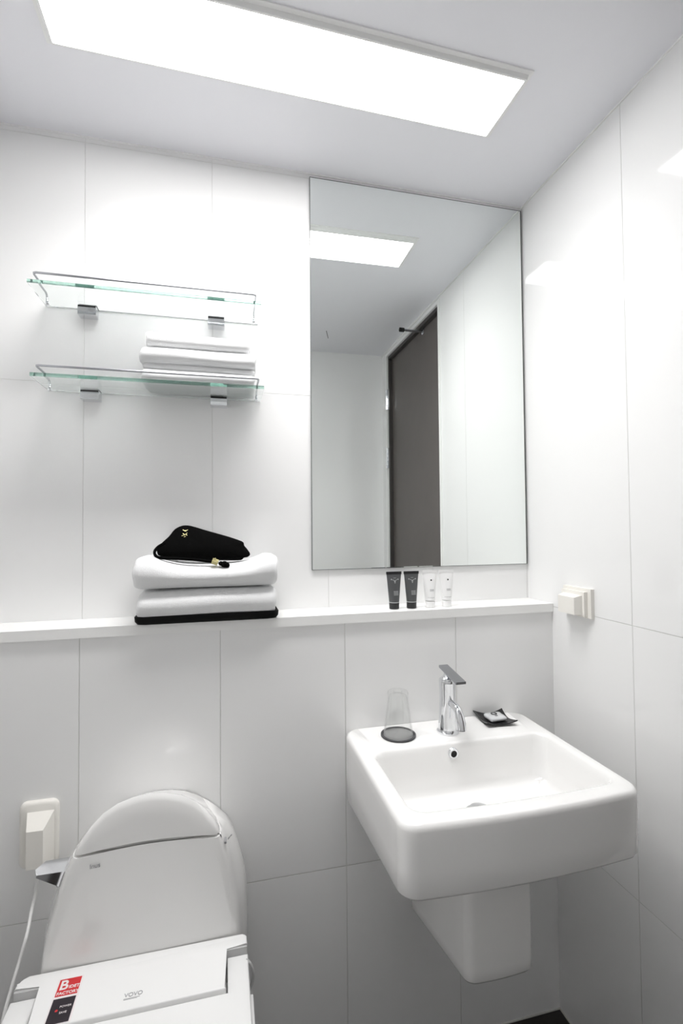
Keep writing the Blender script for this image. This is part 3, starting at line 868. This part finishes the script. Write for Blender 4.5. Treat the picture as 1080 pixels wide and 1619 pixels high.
# side steps: grey risers of the base just below the cover
bm = bmesh.new()
box(bm, BX0 + .001, -1.1905, -.2025, -.1980, .42, .4985); obj('step_riser', bm, M['plastic_grey'], t, label='pale grey step at the left end')
bm = bmesh.new(); box(bm, -.8735, BX1 - .001, -.2035, -.2000, .42, .4985); obj('step_riser', bm, M['plastic_grey'], t, label='pale grey step at the right end')
# lid, U-shaped round the centre block
bm = bmesh.new(); rings = []
def lid_ring(g, dz):
    pts = []
    xl, xr = BX0 - .004 + g, BX1 + .001 - g
    pts.append((xl, -.2035 - g)); pts.append((-1.1925 - g, -.2035 - g)); pts.append((-1.1925 - g * .5, -.2845 - g))
    pts.append((-.8715 + g * .5, -.2845 - g)); pts.append((-.8715 + g * .5, -.2045 - g)); pts.append((xr, -.2045 - g))
    xc_ = (xl + xr) / 2; hw = (xr - xl) / 2
    pts.append((xr, -.40)); 
    for k in range(1, 24):
        a = math.pi * k / 24
        pts.append((xc_ + hw * math.copysign(abs(math.cos(a)) ** .8, math.cos(a)), -.44 - (.255 - g) * math.sin(a) ** .9))
    pts.append((xl, -.40))
    return [(x, y, .4865 + dz + .0085 * min(1, max(0, (-y - .2) / .08)) + min(0, (y + .34)) * .06) for x, y in pts]
for g, dz in ((.004, -.030), (0, -.028), (0, -.004), (.0012, -.001), (.003, 0)): rings.append(lid_ring(g, dz))
loft(bm, rings); obj('seat_lid', bm, M['plastic'], t, True, auto=50)
bm = bmesh.new()
rings = []
for g, z in ((.012, .4165), (.006, .4175), (.006, .4405), (.010, .4435)):
    rings.append([(p[0], p[1], z) for p in oval(.197 - g, -.690 + g, -.165, z)])
loft(bm, rings); obj('seat_ring', bm, M['plastic'], t, True)
# base of the housing under the cover
bm = bxb(BX0 + .003, BX1 - .002, -.30, -.1745, .415, .4395, .003, 2); obj('housing', bm, M['plastic'], t, True)
bm = bxb(BX1 + .002, BX1 + .009, -.36, -.226, .415, .428, .002, 2); obj('side_handle', bm, M['plastic'], t, True)
# small loop of water hose on the right side
bm = bmesh.new(); tube(bm, smooth_path([(-.838, -.218, .486), (-.830, -.220, .480), (-.8245, -.221, .462), (-.8265, -.221, .445), (-.833, -.221, .431), (-.842, -.22, .425)], 6), .0028, 10)
obj('water_hose', bm, M['plastic_grey'], t, True)
# sticker: red square over a black strip
def decal(pts, m, name, z=ZT + .0002, label=None):
    bm = bmesh.new(); loft(bm, [[(x, y, z) for x, y in pts], [(x, y, z + .0003) for x, y in pts]])
    return obj(name, bm, m, cover, label=label)
skx = .0016
def sq(x0, x1, y0, y1): return [(x0 , y1), (x1, y1), (x1, y0), (x0, y0)]
decal(sq(-1.1610, -1.1205, -.2845 + .005, -.1945), M['sticker_white'], 'sticker_border', label='white sticker border')
decal(sq(-1.1585, -1.1235, -.2290, -.1962), M['red'], 'red_sticker', ZT + .0006, label='red sticker square')
decal(sq(-1.1585, -1.1235, -.2785, -.2335), M['sticker_black'], 'black_sticker', ZT + .0006, label='black sticker strip')
zt2 = ZT + .0011
text('B', cover, 'lettering', M['sticker_white'], (-1.1562, -.2170, zt2), .0255, (1, 0, 0), (0, 1, 0), .0001, bold=.0006)
text('IDET', cover, 'lettering', M['sticker_white'], (-1.1405, -.2165, zt2), .0082, (1, 0, 0), (0, 1, 0), .0001, bold=.0002)
text('FACTORY', cover, 'lettering', M['sticker_white'], (-1.1570, -.2268, zt2), .0078, (1, 0, 0), (0, 1, 0), .0001, bold=.0002)
text('POWER', cover, 'lettering', M['sticker_white'], (-1.1445, -.2515, zt2), .0052, (1, 0, 0), (0, 1, 0), .0001)
text('SAVE', cover, 'lettering', M['sticker_white'], (-1.1425, -.2625, zt2), .0052, (1, 0, 0), (0, 1, 0), .0001)
bm = bmesh.new(); lathe(bm, -1.1478, -.2560, [(.0022, zt2 - .0002), (.0022, zt2 + .0002)], 16); obj('red_mark', bm, M['red'], cover, label='red spot')
text('VOVO', cover, 'lettering', M['print_grey'], (-1.0435, -.2580, ZT + .0003), .0105, (1, 0, 0), (0, 1, 0), .0002)
bm = bmesh.new(); box(bm, -1.0435, -1.0175, -.2612, -.2606, ZT, ZT + .0004); box(bm, -1.0435, -1.0215, -.2628, -.2624, ZT, ZT + .0004)
obj('underline_print', bm, M['print_grey'], cover)

# ------------------------------------------------------------------ power cord
bm = bmesh.new()
tube(bm, smooth_path([(-1.2545, -.016, .600), (-1.2545, -.016, .575), (-1.2570, -.020, .545), (-1.2590, -.034, .522), (-1.2565, -.060, .502), (-1.2530, -.092, .494), (-1.2560, -.110, .474), (-1.2610, -.130, .445), (-1.2640, -.150, .420), (-1.2640, -.165, .395), (-1.2580, -.185, .375), (-1.238, -.20, .385), (-1.222, -.205, .425)], 6), .0031, 10)
o = obj('power_cord', bm, M['cord'], smooth=True); tag(o, 'white power cord hanging from the left outlet down beside the toilet', 'cord')
